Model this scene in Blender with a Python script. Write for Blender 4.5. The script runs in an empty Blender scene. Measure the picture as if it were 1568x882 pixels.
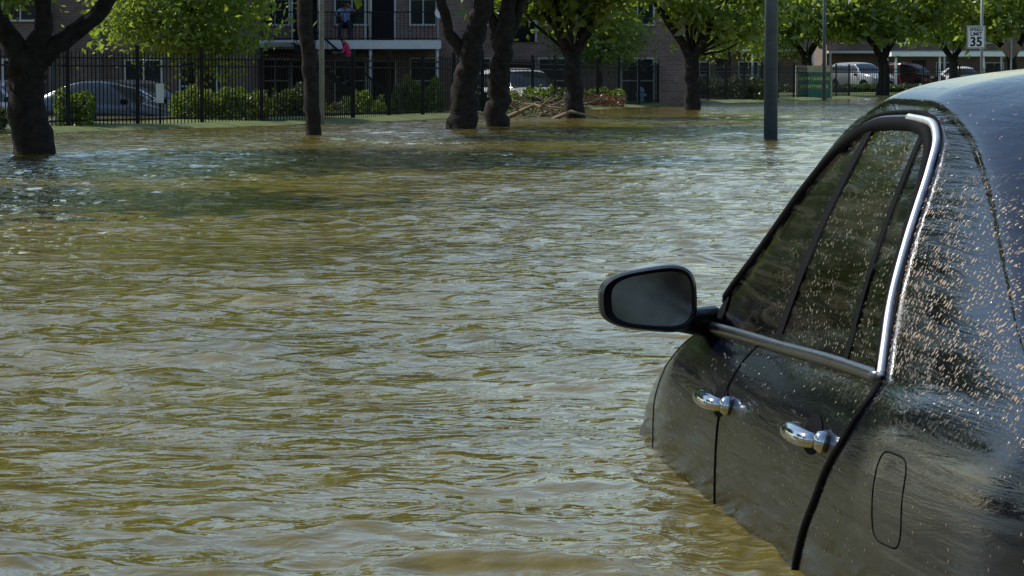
import bpy, math, random
import numpy as np
from mathutils import Vector, Matrix
random.seed(7); rng=np.random.default_rng(7)
sc=bpy.context.scene
COL=sc.collection
# ------------------------------------------------------------------ helpers
def link(o,parent=None):
    COL.objects.link(o)
    if parent: o.parent=parent
    return o
def mk(name,V,F,mats,parent=None,smooth=False,midx=None):
    me=bpy.data.meshes.new(name)
    V=np.asarray(V,float).reshape(-1,3)
    if isinstance(F,np.ndarray) and F.ndim==2:
        n,k=F.shape
        me.vertices.add(len(V)); me.vertices.foreach_set('co',V.ravel())
        me.loops.add(n*k); me.loops.foreach_set('vertex_index',F.ravel().astype(np.int32))
        me.polygons.add(n); me.polygons.foreach_set('loop_start',np.arange(0,n*k,k,dtype=np.int32))
        me.polygons.foreach_set('loop_total',np.full(n,k,dtype=np.int32))
        me.update(calc_edges=True); me.validate()
    else:
        me.from_pydata([tuple(v) for v in V],[],[tuple(int(i) for i in f) for f in F]); me.update()
    for m in (mats if isinstance(mats,(list,tuple)) else [mats]): me.materials.append(m)
    if midx is not None: me.polygons.foreach_set('material_index',np.asarray(midx,np.int32))
    if smooth: me.polygons.foreach_set('use_smooth',np.ones(len(me.polygons),bool))
    me.update()
    return link(bpy.data.objects.new(name,me),parent)
def empty(name,loc=(0,0,0),rotz=0):
    e=bpy.data.objects.new(name,None); e.location=loc; e.rotation_euler=(0,0,rotz); e.empty_display_size=.2
    return link(e)
class MB:
    """mesh accumulator with material indices"""
    def __init__(s): s.V=[];s.F=[];s.M=[];s.n=0
    def add(s,V,F,m=0):
        V=np.asarray(V,float).reshape(-1,3); s.V.append(V)
        for f in F: s.F.append(tuple(int(i)+s.n for i in f)); s.M.append(m)
        s.n+=len(V)
    def box(s,x0,x1,y0,y1,z0,z1,m=0):
        V=[(x,y,z) for z in (z0,z1) for y in (y0,y1) for x in (x0,x1)]
        s.add(V,[(0,2,3,1),(4,5,7,6),(0,1,5,4),(2,6,7,3),(0,4,6,2),(1,3,7,5)],m)
    def tube(s,P,R,k=8,m=0,jit=0.0,cap=True):
        P=np.asarray(P,float); n=len(P)
        if np.isscalar(R): R=[R]*n
        T=np.gradient(P,axis=0); T/= (np.linalg.norm(T,axis=1)[:,None]+1e-9)
        up=np.array([0,0,1.]) if abs(T[0][2])<.9 else np.array([1.,0,0])
        a=np.cross(T[0],up);a/=np.linalg.norm(a)
        V=[]
        for i in range(n):
            a=a-T[i]*np.dot(a,T[i]); a/=np.linalg.norm(a)+1e-9; b=np.cross(T[i],a)
            for j in range(k):
                th=2*math.pi*j/k; r=R[i]*(1+jit*random.uniform(-1,1))
                V.append(P[i]+r*(math.cos(th)*a+math.sin(th)*b))
        F=[(i*k+j,i*k+(j+1)%k,(i+1)*k+(j+1)%k,(i+1)*k+j) for i in range(n-1) for j in range(k)]
        if cap: F.append(tuple(range(k))[::-1]); F.append(tuple((n-1)*k+j for j in range(k)))
        s.add(V,F,m)
    def obj(s,name,mats,parent=None,smooth=False):
        return mk(name,np.concatenate(s.V),s.F,mats,parent,smooth,s.M)
# ------------------------------------------------------------------ materials
def nt(name):
    m=bpy.data.materials.new(name); m.use_nodes=True
    n=m.node_tree; n.nodes.clear(); o=n.nodes.new('ShaderNodeOutputMaterial')
    return m,n,o
def ramp(n,src,stops):
    r=n.nodes.new('ShaderNodeValToRGB'); e=r.color_ramp.elements
    while len(e)<len(stops): e.new(.5)
    for i,(p,c) in enumerate(stops):
        e[i].position=p; e[i].color=(c if len(c)==4 else (*c,1)) if not np.isscalar(c) else (c,c,c,1)
    n.links.new(src,r.inputs[0]); return r.outputs[0]
def noise(n,scale,detail=4,rough=.55,vec=None,dist=0):
    x=n.nodes.new('ShaderNodeTexNoise'); x.inputs['Scale'].default_value=scale
    x.inputs['Detail'].default_value=detail; x.inputs['Roughness'].default_value=rough; x.inputs['Distortion'].default_value=dist
    if vec is not None: n.links.new(vec,x.inputs['Vector'])
    return x.outputs['Fac']
def coord(n,scale=(1,1,1),rot=(0,0,0)):
    c=n.nodes.new('ShaderNodeTexCoord'); mp=n.nodes.new('ShaderNodeMapping')
    mp.inputs['Scale'].default_value=scale; mp.inputs['Rotation'].default_value=rot
    n.links.new(c.outputs['Object'],mp.inputs[0]); return mp.outputs[0]
def simple(name,col,rough=.6,metal=0,var=.25,scale=6,bump=.0,coat=0,spec=.5):
    m,n,o=nt(name); b=n.nodes.new('ShaderNodeBsdfPrincipled')
    v=coord(n); f=noise(n,scale,4,.6,v)
    c=np.array(col)
    n.links.new(ramp(n,f,[(.25,tuple(c*(1-var))),(.75,tuple(np.minimum(c*(1+var),1)))]),b.inputs['Base Color'])
    b.inputs['Roughness'].default_value=rough; b.inputs['Metallic'].default_value=metal
    b.inputs['Coat Weight'].default_value=coat; b.inputs['Specular IOR Level'].default_value=spec
    if bump:
        bp=n.nodes.new('ShaderNodeBump'); bp.inputs['Strength'].default_value=bump; bp.inputs['Distance'].default_value=.02
        n.links.new(noise(n,scale*4,5,.6,v),bp.inputs['Height']); n.links.new(bp.outputs[0],b.inputs['Normal'])
    n.links.new(b.outputs[0],o.inputs[0]); return m
def leafmat(name,c0,c1,trans=.5):
    m,n,o=nt(name); g=n.nodes.new('ShaderNodeNewGeometry')
    v=coord(n); f=noise(n,.9,2,.6,v)
    mx=n.nodes.new('ShaderNodeMath'); mx.operation='ADD'
    n.links.new(g.outputs['Random Per Island'],mx.inputs[0]); n.links.new(f,mx.inputs[1])
    mx2=n.nodes.new('ShaderNodeMath'); mx2.operation='MULTIPLY'; mx2.inputs[1].default_value=.5; n.links.new(mx.outputs[0],mx2.inputs[0])
    col=ramp(n,mx2.outputs[0],[(.2,c0),(.8,c1)])
    d=n.nodes.new('ShaderNodeBsdfDiffuse'); t=n.nodes.new('ShaderNodeBsdfTranslucent'); gl=n.nodes.new('ShaderNodeBsdfGlossy')
    gl.inputs['Roughness'].default_value=.4; gl.inputs['Color'].default_value=(.6,.6,.6,1)
    mc=n.nodes.new('ShaderNodeMixRGB'); mc.blend_type='MULTIPLY'; mc.inputs[0].default_value=1; mc.inputs[2].default_value=(2.4,2.2,.95,1)
    n.links.new(col,mc.inputs[1])
    n.links.new(col,d.inputs[0]); n.links.new(mc.outputs[0],t.inputs[0])
    s=n.nodes.new('ShaderNodeMixShader'); s.inputs[0].default_value=trans; n.links.new(d.outputs[0],s.inputs[1]); n.links.new(t.outputs[0],s.inputs[2])
    s2=n.nodes.new('ShaderNodeMixShader'); s2.inputs[0].default_value=.06; n.links.new(s.outputs[0],s2.inputs[1]); n.links.new(gl.outputs[0],s2.inputs[2])
    n.links.new(s2.outputs[0],o.inputs[0]); return m
M_leaf=leafmat('leaf_green',(.045,.075,.014),(.12,.17,.035))
M_leafb=leafmat('leaf_bright',(.075,.125,.025),(.19,.26,.06))
M_leafd=leafmat('leaf_dark',(.015,.025,.01),(.045,.065,.02),.35)
M_hedge=leafmat('hedge_leaf',(.035,.06,.012),(.12,.17,.03),.4)
M_red=leafmat('flower_red',(.04,.08,.02),(.26,.08,.06),.1)
M_bark=simple('bark',(.028,.023,.020),.9,var=.6,scale=9,bump=1.0,spec=.15)
M_twig=simple('twig',(.20,.15,.10),.9,var=.4)
M_iron=simple('black_iron',(.010,.010,.011),.5,spec=.3)
M_pole=simple('pole_paint',(.075,.10,.13),.5,metal=.0)
M_polel=simple('pole_galvanised',(.26,.29,.32),.5,metal=.2)
M_white=simple('white_paint',(.80,.80,.78),.5,var=.08)
M_whited=simple('window_frame_white',(.5,.5,.49),.5,var=.1)
M_glassd=simple('window_glass_dark',(.02,.025,.03),.06,var=.3,spec=.5)
M_dark=simple('dark_interior',(.012,.012,.012),.8,spec=.2)
M_black=simple('black_rubber',(.004,.004,.005),.75,spec=.05)
M_conc=simple('concrete',(.30,.29,.27),.85,var=.2,scale=3)
M_roof=simple('roof_shingle',(.06,.05,.045),.9,var=.4,scale=5)
M_chrome=simple('chrome',(.52,.52,.54),.10,metal=1,var=.15,scale=20)
M_bright=simple('bright_window_trim',(.80,.80,.79),.33,metal=.8,var=.2,scale=30)
M_satin=simple('satin_trim',(.10,.10,.105),.28,metal=.9,var=.35,scale=20)
M_tyre=simple('tyre',(.02,.02,.02),.85)
M_rim=simple('rim',(.5,.5,.52),.3,metal=1)
M_skin=simple('skin',(.30,.16,.10),.5,var=.1)
M_hair=simple('hair',(.02,.015,.01),.6)
M_blue=simple('shirt_blue',(.25,.33,.62),.8,var=.2)
M_redS=simple('shirt_red',(.70,.03,.12),.8,var=.2)
M_denim=simple('trousers_dark',(.03,.035,.05),.8)
M_tan=simple('sign_tan',(.38,.33,.20),.7)
M_greensign=simple('sign_green',(.02,.14,.09),.5)
M_yel=simple('sign_yellow',(.6,.55,.12),.6)
M_brownsign=simple('sign_back',(.16,.11,.06),.6)
M_lampr=simple('tail_lamp',(.35,.01,.01),.15)
M_lampw=simple('head_lamp',(.7,.7,.72),.1)
def brick(name,c1,c2,mort):
    m,n,o=nt(name); b=n.nodes.new('ShaderNodeBsdfPrincipled'); t=n.nodes.new('ShaderNodeTexBrick')
    c=n.nodes.new('ShaderNodeTexCoord'); sp=n.nodes.new('ShaderNodeSeparateXYZ'); cb=n.nodes.new('ShaderNodeCombineXYZ')
    n.links.new(c.outputs['Object'],sp.inputs[0])
    ad=n.nodes.new('ShaderNodeMath'); n.links.new(sp.outputs[0],ad.inputs[0]); n.links.new(sp.outputs[1],ad.inputs[1])
    n.links.new(ad.outputs[0],cb.inputs[0]); n.links.new(sp.outputs[2],cb.inputs[1]); n.links.new(cb.outputs[0],t.inputs['Vector'])
    t.inputs['Scale'].default_value=1; t.inputs['Brick Width'].default_value=.24; t.inputs['Row Height'].default_value=.085
    t.inputs['Mortar Size'].default_value=.008
    t.inputs['Color1'].default_value=(*c1,1); t.inputs['Color2'].default_value=(*c2,1); t.inputs['Mortar'].default_value=(*mort,1)
    mx=n.nodes.new('ShaderNodeMixRGB'); mx.blend_type='MULTIPLY'; mx.inputs[0].default_value=.7
    n.links.new(t.outputs[0],mx.inputs[1]); n.links.new(ramp(n,noise(n,.7,5,.6,coord(n)),[(.3,.5),(.7,1.0)]),mx.inputs[2])
    n.links.new(mx.outputs[0],b.inputs['Base Color']); b.inputs['Roughness'].default_value=.9
    n.links.new(b.outputs[0],o.inputs[0]); return m
M_brick=brick('brick_red',(.34,.20,.15),(.24,.14,.11),(.34,.30,.26))
M_brickd=brick('brick_dark',(.20,.13,.10),(.14,.09,.07),(.20,.18,.15))
def paint_hero():
    m,n,o=nt('car_paint_dark'); b=n.nodes.new('ShaderNodeBsdfPrincipled'); v=coord(n)
    L=n.links.new
    def mul(a,bb):
        q=n.nodes.new('ShaderNodeMath'); q.operation='MULTIPLY'; L(a,q.inputs[0])
        if isinstance(bb,float): q.inputs[1].default_value=bb
        else: L(bb,q.inputs[1])
        return q.outputs[0]
    def speck(sc_,r0,r1,cut,off):
        vo=n.nodes.new('ShaderNodeTexVoronoi'); vo.inputs['Scale'].default_value=sc_; vo.inputs['Randomness'].default_value=1
        L(coord(n,(1,.9,.75),(off,.3,0)),vo.inputs['Vector'])
        return mul(ramp(n,vo.outputs['Distance'],[(.0,1.),(r0,1.),(r1,0.)]),ramp(n,vo.outputs['Color'],[(cut,0.),(cut+.04,1.)]))
    c=n.nodes.new('ShaderNodeTexCoord'); s=n.nodes.new('ShaderNodeSeparateXYZ'); L(c.outputs['Object'],s.inputs[0])
    hz=n.nodes.new('ShaderNodeMapRange'); hz.inputs[1].default_value=.90; hz.inputs[2].default_value=1.05; L(s.outputs[2],hz.inputs[0])
    hz2=n.nodes.new('ShaderNodeMapRange'); hz2.inputs[1].default_value=1.33; hz2.inputs[2].default_value=1.24; L(s.outputs[2],hz2.inputs[0])
    msk=ramp(n,noise(n,7,4,.65,v),[(.36,0.),(.52,1.)])
    zz=mul(hz.outputs[0],hz2.outputs[0])
    mxx=n.nodes.new('ShaderNodeMath'); mxx.operation='MAXIMUM'; L(speck(85,.26,.36,.40,0),mxx.inputs[0]); L(speck(170,.25,.36,.5,.7),mxx.inputs[1])
    k0=mul(mul(mxx.outputs[0],msk),zz)
    few=mul(speck(75,.13,.22,.66,1.3),.55)
    mk_=n.nodes.new('ShaderNodeMath'); mk_.operation='MAXIMUM'; L(k0,mk_.inputs[0]); L(few,mk_.inputs[1]); k=mk_.outputs[0]
    st=noise(n,3,6,.65,coord(n,(.7,2,9),(0,.35,0)),1.2)
    film=ramp(n,st,[(.45,0.),(.78,.05)])
    film2=ramp(n,noise(n,60,4,.7,v),[(.55,.0),(.85,.04)])
    ad=n.nodes.new('ShaderNodeMath'); L(film,ad.inputs[0]); L(film2,ad.inputs[1])
    m1=n.nodes.new('ShaderNodeMixRGB'); m1.inputs[1].default_value=(.002,.003,.007,1); m1.inputs[2].default_value=(.16,.14,.11,1); L(ad.outputs[0],m1.inputs[0])
    m2=n.nodes.new('ShaderNodeMixRGB'); m2.inputs[2].default_value=(.32,.22,.13,1); L(m1.outputs[0],m2.inputs[1]); L(k,m2.inputs[0])
    L(m2.outputs[0],b.inputs['Base Color'])
    rr=n.nodes.new('ShaderNodeMath'); rr.operation='MULTIPLY_ADD'; L(k,rr.inputs[0]); rr.inputs[1].default_value=.6; rr.inputs[2].default_value=.035
    L(rr.outputs[0],b.inputs['Roughness']); b.inputs['Coat Weight'].default_value=.0; b.inputs['Specular IOR Level'].default_value=.5
    b0=n.nodes.new('ShaderNodeBump'); b0.inputs['Strength'].default_value=1; b0.inputs['Distance'].default_value=.0028; L(st,b0.inputs['Height'])
    bp=n.nodes.new('ShaderNodeBump'); bp.inputs['Strength'].default_value=.6; bp.inputs['Distance'].default_value=.003; L(k,bp.inputs['Height']); L(b0.outputs[0],bp.inputs['Normal']); L(bp.outputs[0],b.inputs['Normal'])
    L(b.outputs[0],o.inputs[0]); return m
def glass_hero():
    m,n,o=nt('car_glass'); L=n.links.new; v=coord(n)
    tr=n.nodes.new('ShaderNodeBsdfTransparent'); tr.inputs[0].default_value=(.66,.76,.69,1)
    gl=n.nodes.new('ShaderNodeBsdfGlossy'); gl.inputs['Roughness'].default_value=.015; gl.inputs[0].default_value=(1,1,1,1)
    fr=n.nodes.new('ShaderNodeFresnel'); fr.inputs[0].default_value=1.65
    s=n.nodes.new('ShaderNodeMixShader'); L(fr.outputs[0],s.inputs[0]); L(tr.outputs[0],s.inputs[1]); L(gl.outputs[0],s.inputs[2])
    df=n.nodes.new('ShaderNodeBsdfDiffuse'); df.inputs[0].default_value=(.27,.24,.18,1)
    vo=n.nodes.new('ShaderNodeTexVoronoi'); vo.inputs['Scale'].default_value=95; L(v,vo.inputs['Vector'])
    sp=ramp(n,vo.outputs['Distance'],[(.0,1.),(.22,.9),(.32,0.)])
    c=n.nodes.new('ShaderNodeTexCoord'); s_=n.nodes.new('ShaderNodeSeparateXYZ'); L(c.outputs['Object'],s_.inputs[0])
    hx=n.nodes.new('ShaderNodeMapRange'); hx.inputs[1].default_value=.25; hx.inputs[2].default_value=-.4; L(s_.outputs[0],hx.inputs[0])
    msk=ramp(n,noise(n,6,3,.6,v),[(.38,0.),(.56,1.)]); cell=ramp(n,vo.outputs['Color'],[(.42,0.),(.47,1.)])
    q=n.nodes.new('ShaderNodeMath'); q.operation='MULTIPLY'; L(sp,q.inputs[0]); L(msk,q.inputs[1])
    q0=n.nodes.new('ShaderNodeMath'); q0.operation='MULTIPLY'; L(q.outputs[0],q0.inputs[0]); L(hx.outputs[0],q0.inputs[1])
    q1=n.nodes.new('ShaderNodeMath'); q1.operation='MULTIPLY'; L(q0.outputs[0],q1.inputs[0]); L(cell,q1.inputs[1])
    st=noise(n,3,6,.65,coord(n,(.7,2,9),(0,.35,0)),1.2)
    film=ramp(n,st,[(.46,.0),(.75,.12)])
    q2=n.nodes.new('ShaderNodeMath'); q2.operation='MAXIMUM'; L(q1.outputs[0],q2.inputs[0]); L(film,q2.inputs[1])
    b0=n.nodes.new('ShaderNodeBump'); b0.inputs['Strength'].default_value=1; b0.inputs['Distance'].default_value=.0020; L(st,b0.inputs['Height']); L(b0.outputs[0],gl.inputs['Normal'])
    s2=n.nodes.new('ShaderNodeMixShader'); L(q2.outputs[0],s2.inputs[0]); L(s.outputs[0],s2.inputs[1]); L(df.outputs[0],s2.inputs[2])
    L(s2.outputs[0],o.inputs[0]); return m
M_paint=paint_hero(); M_glass=glass_hero()
def paint(name,col): return simple(name,col,.15,var=.08)
# ------------------------------------------------------------------ camera, world, sun
H=.92
cam=bpy.data.cameras.new('camera'); co=link(bpy.data.objects.new('camera',cam)); sc.camera=co
cam.sensor_width=36; cam.lens=5000/1568*36; cam.clip_end=5000; cam.clip_start=.1
co.location=(0,0,H); co.rotation_euler=(math.pi/2-math.atan(323/5000),0,0)
AZ=math.radians(-60); EL=math.radians(47)
w=bpy.data.worlds.new('World'); sc.world=w; w.use_nodes=True
bg=w.node_tree.nodes['Background']; sky=w.node_tree.nodes.new('ShaderNodeTexSky'); sky.sky_type='NISHITA'
sky.sun_disc=False; sky.sun_elevation=EL; sky.sun_rotation=AZ%(2*math.pi); sky.dust_density=.7; sky.air_density=1.5; sky.ozone_density=4.0
w.node_tree.links.new(sky.outputs[0],bg.inputs[0]); bg.inputs[1].default_value=.15
sl=bpy.data.lights.new('sun','SUN'); sl.energy=5.0; sl.angle=math.radians(.5); sl.color=(1,.95,.87)
so=link(bpy.data.objects.new('sun',sl)); S=Vector((math.sin(AZ)*math.cos(EL),math.cos(AZ)*math.cos(EL),math.sin(EL)))
so.rotation_euler=S.to_track_quat('Z','Y').to_euler(); so.location=(0,0,30)
sc.view_settings.view_transform='Standard'; sc.view_settings.look='None'; sc.view_settings.exposure=0
# ------------------------------------------------------------------ terrain
SX=np.array([-400,-60,-22,-8.3,-3.9,-1.4,2.1,7.3,15.4,26,60,400.]); SY=np.array([-1200,-90,15,52.9,63.9,73,92,115,144,158,190,300.])
def shore(x): return np.interp(x,SX,SY)
def sst(a,b,x): t=np.clip((x-a)/(b-a),0,1); return t*t*(3-2*t)
def ground(X,Y):
    d=Y-shore(X)
    z=-.6+.68*sst(-9,2.5,d)
    lot=sst(7,11,d)*(1-sst(-1,3,X))*sst(-400,-50,X)*(1-sst(125,150,Y))
    z=z-.73*lot
    return z+0.02*np.sin(X*1.7)*np.sin(Y*.9)*sst(-2,3,d)
gx=np.unique(np.concatenate([np.linspace(-40,50,150),np.linspace(-1500,1500,60)]))
gy=np.unique(np.concatenate([np.linspace(-60,220,300),np.linspace(-1500,2500,70)]))
GX,GY=np.meshgrid(gx,gy); GZ=ground(GX,GY)
def gridF(r,c):
    i=np.arange(r*c).reshape(r,c); return np.stack([i[:-1,:-1],i[:-1,1:],i[1:,1:],i[1:,:-1]],-1).reshape(-1,4)
m,n,o=nt('ground'); b=n.nodes.new('ShaderNodeBsdfPrincipled'); v=coord(n)
n.links.new(ramp(n,noise(n,1.4,6,.65,v),[(.3,(.04,.06,.012)),(.55,(.10,.13,.025)),(.75,(.15,.14,.05))]),b.inputs['Base Color']); b.inputs['Roughness'].default_value=.95
n.links.new(b.outputs[0],o.inputs[0])
mk('ground',np.stack([GX,GY,GZ],-1),gridF(len(gy),len(gx)),m,smooth=True)
# ------------------------------------------------------------------ car pose
yaw,pit,rol=.105,.001,-.031
RC=Matrix.Rotation(math.pi/2+yaw,3,'Z')@Matrix.Rotation(pit,3,'Y')@Matrix.Rotation(rol,3,'X')
TC=Vector((1.394,6.989,-1.468+H))
# ------------------------------------------------------------------ water
rows=[-60,-25,-10,-3,0,2]; y=3.6
while y<180: rows.append(y); y*=1.0026
rows+= [190,210,260]
rows=np.array(rows); u=np.linspace(-1,1,460); u=np.concatenate([[-60,-20,-7,-3,-1.6,-1.2],u,[1.2,1.6,3,7,20,60]])
wd=.19*np.maximum(rows,3)+1.0
WX=wd[:,None]*u[None,:]+0*rows[:,None]; WY=np.repeat(rows[:,None],len(u),1)
inner=(np.abs(u)<=1).astype(float)[None,:]*((rows>3)&(rows<181)).astype(float)[:,None]
h=np.zeros_like(WX); r2=np.random.default_rng(3)
wx=WX+.16*np.sin(WY*1.3+.7*WX)+.08*np.sin(WX*3.3-WY*1.7+1); wy=WY+.16*np.sin(WX*1.1-.8*WY+2)+.08*np.sin(WY*3.1+WX*1.9)
g1=.8+.45*np.sin(WX*.75+WY*.33+1)*np.sin(WY*.41-WX*.3)+.25*np.sin(WX*1.7-WY*.7)
g2=.85+.45*np.sin(WX*1.3-WY*.47+2.2)*np.sin(WY*.8+WX*.6+.5)
for i in range(80):
    lam=math.exp(r2.uniform(math.log(.09),math.log(.8))); k=2*math.pi/lam
    th=r2.normal(math.radians(78),math.radians(36)); sl_=.021*min(1,(lam/.16))**.3*(1 if lam<.45 else .75)
    a=sl_/k; ph=r2.uniform(0,6.28)
    fade=np.clip(lam/(2.2*np.maximum(rows*.0026,1e-3))-.5,0,1)[:,None]
    h+=fade*a*(g1 if i%2 else g2)*np.sin(k*(wx*math.cos(th)+wy*math.sin(th))+ph)
h=h+3.0*h*h
Ri=np.array(RC.transposed()); q=np.stack([WX-TC.x,WY-TC.y,-TC.z+0*WX],-1)@Ri.T
d=q[...,1]-.93; d=np.where(q[...,0]>1.7,np.hypot(np.maximum(d+.1,0),q[...,0]-1.7),d)
rip=np.exp(-np.maximum(d,0)/.45)*(d>-.3)*(q[...,0]>-3)*(q[...,0]<2.8)
h=h*(1-.5*np.clip(rip,0,1))+.0026*rip*np.sin(2*np.pi*(d+.05*np.sin(q[...,0]*9))/.085+1.2*np.sin(q[...,0]*3))
h*=inner
m,n,o=nt('flood_water'); L=n.links.new; b=n.nodes.new('ShaderNodeBsdfPrincipled'); v=coord(n)
L(ramp(n,noise(n,.5,5,.6,v),[(.3,(.100,.080,.015)),(.7,(.160,.125,.027))]),b.inputs['Base Color'])
b.inputs['Roughness'].default_value=.025; b.inputs['IOR'].default_value=1.38
b1=n.nodes.new('ShaderNodeBump'); b1.inputs['Strength'].default_value=1; b1.inputs['Distance'].default_value=.010; L(noise(n,13,3,.5,coord(n,(.8,1,1)),.4),b1.inputs['Height'])
b2=n.nodes.new('ShaderNodeBump'); b2.inputs['Strength'].default_value=1; b2.inputs['Distance'].default_value=.035; L(noise(n,3.5,2,.5,coord(n,(.8,1.2,1),(0,0,.3)),.8),b2.inputs['Height'])
L(b1.outputs[0],b2.inputs['Normal']); L(b2.outputs[0],b.inputs['Normal']); L(b.outputs[0],o.inputs[0])
mk('flood_water',np.stack([WX,WY,h],-1),gridF(len(rows),len(u)),m,smooth=True)
# ------------------------------------------------------------------ foliage
def leaves(C,size,flat=0.0):
    C=np.asarray(C); n_=len(C); a=rng.normal(size=(n_,3)); a[:,2]*=(1-flat); a/=np.linalg.norm(a,axis=1)[:,None]
    t=rng.normal(size=(n_,3)); b_=np.cross(a,t); b_/=np.linalg.norm(b_,axis=1)[:,None]
    s=size*rng.uniform(.6,1.3,(n_,1)); V=np.stack([C-a*s,C+b_*s*.45,C+a*s,C-b_*s*.45],1).reshape(-1,3)
    return V,np.arange(n_*4).reshape(-1,4)
def crown_pts(c,r,nclump,per,cr=.5,shell=.5):
    c=np.array(c);r=np.array(r)
    d=rng.normal(size=(nclump,3)); d/=np.linalg.norm(d,axis=1)[:,None]
    rad=rng.uniform(shell,1,(nclump,1))**.6
    cc=c+d*rad*r*(1+.12*rng.normal(size=(nclump,1)))
    sz=cr*rng.uniform(.6,1.3,(nclump,1,1))
    p=cc[:,None,:]+rng.normal(size=(nclump,per,3))*sz*np.array([1,1,.55])*.55
    return p.reshape(-1,3),cc
def tree(name,base,limbs,crowns,leaf,size=.12,mat=M_leaf,cr=.6):
    e=empty(name,base); mb=MB()
    for P,R in limbs:
        P=np.array(P,float)
        t=np.linspace(0,len(P)-1,(len(P)-1)*6+1); Q=np.stack([np.interp(t,range(len(P)),P[:,i]) for i in range(3)],1)
        RR=np.interp(t,range(len(R)),R); Q[1:-1,:2]+=rng.normal(size=(len(Q)-2,2))*RR[1:-1,None]*.12
        mb.tube(Q,RR,14,0,.09)
    tips=[np.array(l[0][-1]) for l in limbs]
    allp=[]
    for c,r,nc,per in crowns:
        p,cc=crown_pts(c,r,nc,per,cr); allp.append(p)
        for q in cc[::max(1,len(cc)//14)]:
            tp=min(tips,key=lambda a:np.linalg.norm(a-q)); mid=(tp+q)/2+rng.normal(size=3)*.15
            mb.tube([tp,mid,q],[.05,.03,.01],5,0)
    mb.obj('trunk_and_limbs',M_bark,e,True)
    if allp:
        V,F=leaves(np.concatenate(allp),size); mk('crown',V,F,mat,e)
    return e
tree('oak_tree',(-5.77,39.3,-.6),[([(0,0,0),(.02,0,.6),(-.02,0,1.3),(-.05,0,1.75)],[.34,.26,.22,.22]),([(-.05,0,1.6),(.35,.1,1.95),(.75,.2,2.25),(1.2,.3,2.9),(1.9,.4,4.5)],[.15,.12,.10,.09,.05]),
 ([(-.05,0,1.7),(.15,0,2.1),(.12,.1,3),(.3,.2,5)],[.16,.11,.09,.05]),([(-.08,0,1.7),(-.4,0,2.2),(-.8,-.1,3.2),(-1.6,0,5)],[.15,.12,.1,.05])],
 [((-.3,0,5.8),(4.0,4.4,2.3),130,60)],1,.2,M_leaf,1.1)
tree('pine_tree',(-3.14,51.7,-.6),[([(0,0,0),(0,0,.6),(-.05,0,1.5),(-.12,0,2.3),(-.15,0,5),(-.2,.1,8)],[.16,.125,.115,.12,.10,.05])],[((-.2,0,6.8),(2.0,2.2,2.2),45,50)],1,.2,M_leaf,.9)
tree('oak_tree',(-.92,58.2,-.6),[([(0,0,0),(.03,0,.7),(.10,0,1.4),(.22,0,2.1),(.38,0,2.7),(.5,.1,5)],[.36,.27,.22,.20,.17,.08]),([(.08,0,1.9),(-.2,.1,2.3),(-.38,.1,3.0),(-1.2,0,5)],[.12,.10,.09,.05])],[((-.8,0,6.0),(2.8,3.8,2.2),90,55)],1,.2,M_leaf,1.0)
tree('oak_tree',(-.27,60.5,-.6),[([(0,0,0),(.0,0,.7),(.03,0,1.5),(.10,0,2.2),(.2,0,2.8),(.5,.1,5)],[.29,.22,.19,.2,.13,.08]),([(.08,0,2.0),(.35,.1,2.6),(.55,.1,3.2),(1.2,0,5)],[.13,.10,.09,.05]),([(.05,0,1.9),(-.12,.1,2.7),(-.3,.1,5)],[.11,.09,.05])],[((.3,0,6.0),(2.0,3.2,1.8),55,55)],1,.2,M_leaf,1.0)
tree('oak_tree',(1.42,74,-.5),[([(0,0,0),(0,0,.9),(-.05,0,1.9)],[.26,.2,.19]),([(-.05,0,1.7),(-.35,0,2.4),(-.5,0,3.2),(-.8,0,5)],[.14,.11,.1,.05]),([(-.05,0,1.8),(.3,0,2.5),(.62,.1,3.3),(1.1,0,5)],[.13,.1,.09,.05])],
 [((.1,0,4.8),(2.3,3,1.6),75,60),((-.3,.5,3.2),(1.2,1.2,.6),22,60)],1,.15,M_leaf,.8)
tree('oak_tree',(5.08,92,-.5),[([(0,0,0),(-.02,0,1.0),(.0,0,2.0)],[.27,.21,.19]),([(0,0,1.9),(-.45,0,2.6),(-1.0,0,3.4),(-1.6,0,5)],[.13,.11,.09,.05]),([(0,0,1.9),(.4,0,2.7),(.9,.1,3.6),(1.5,0,5)],[.13,.11,.09,.05])],
 [((.0,0,4.8),(2.8,3.2,1.4),90,60),((1.2,.5,3.1),(1.5,1.2,.6),26,60)],1,.15,M_leafb,.8)
for bx,by,rr,zc in [(-10.2,27,3.4,5.8),(-14,14,4.5,6.5),(-16,3,4.5,6.5),(-12.0,36,3.6,6.4),(-17,66,4.2,6.4),(-7.9,83,3.2,6.0)]:  # crowns out of view, mostly added for shade and dark car reflections
    g=float(ground(np.array(bx),np.array(by)))
    tree('shade_tree',(bx,by,g),[([(0,0,0),(.1,0,1.5),(0,0,3.2)],[.34,.25,.22]),([(0,0,3.0),(1.2,.3,5),(2,0,6.2)],[.15,.1,.05]),([(0,0,3.0),(-1.2,.3,5),(-2,0,6.2)],[.15,.1,.05])],[((0,0,zc-g),(rr,rr,2.0),90,40)],1,.28,M_leaf,1.2)
for bx,by,zc in [(13.5,150,4.9),(17.0,150,5.2),(22.9,170,5.6),(23.2,152,5.2),(29.5,165,5.4)]:
    tree('street_tree',(bx,by,-.05),[([(0,0,0),(.05,0,1.1),(0,0,1.9)],[.32,.24,.22]),([(0,0,1.8),(-.7,0,2.8),(-1.5,0,4.4)],[.16,.13,.07]),([(0,0,1.8),(.6,.1,2.9),(1.3,0,4.4)],[.16,.13,.07])],
     [((0,0,zc),(3.6,3.6,1.9),90,60),((0,0,3.45),(2.6,2.6,.7),30,50)],1,.2,M_leafb,.9)
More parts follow.
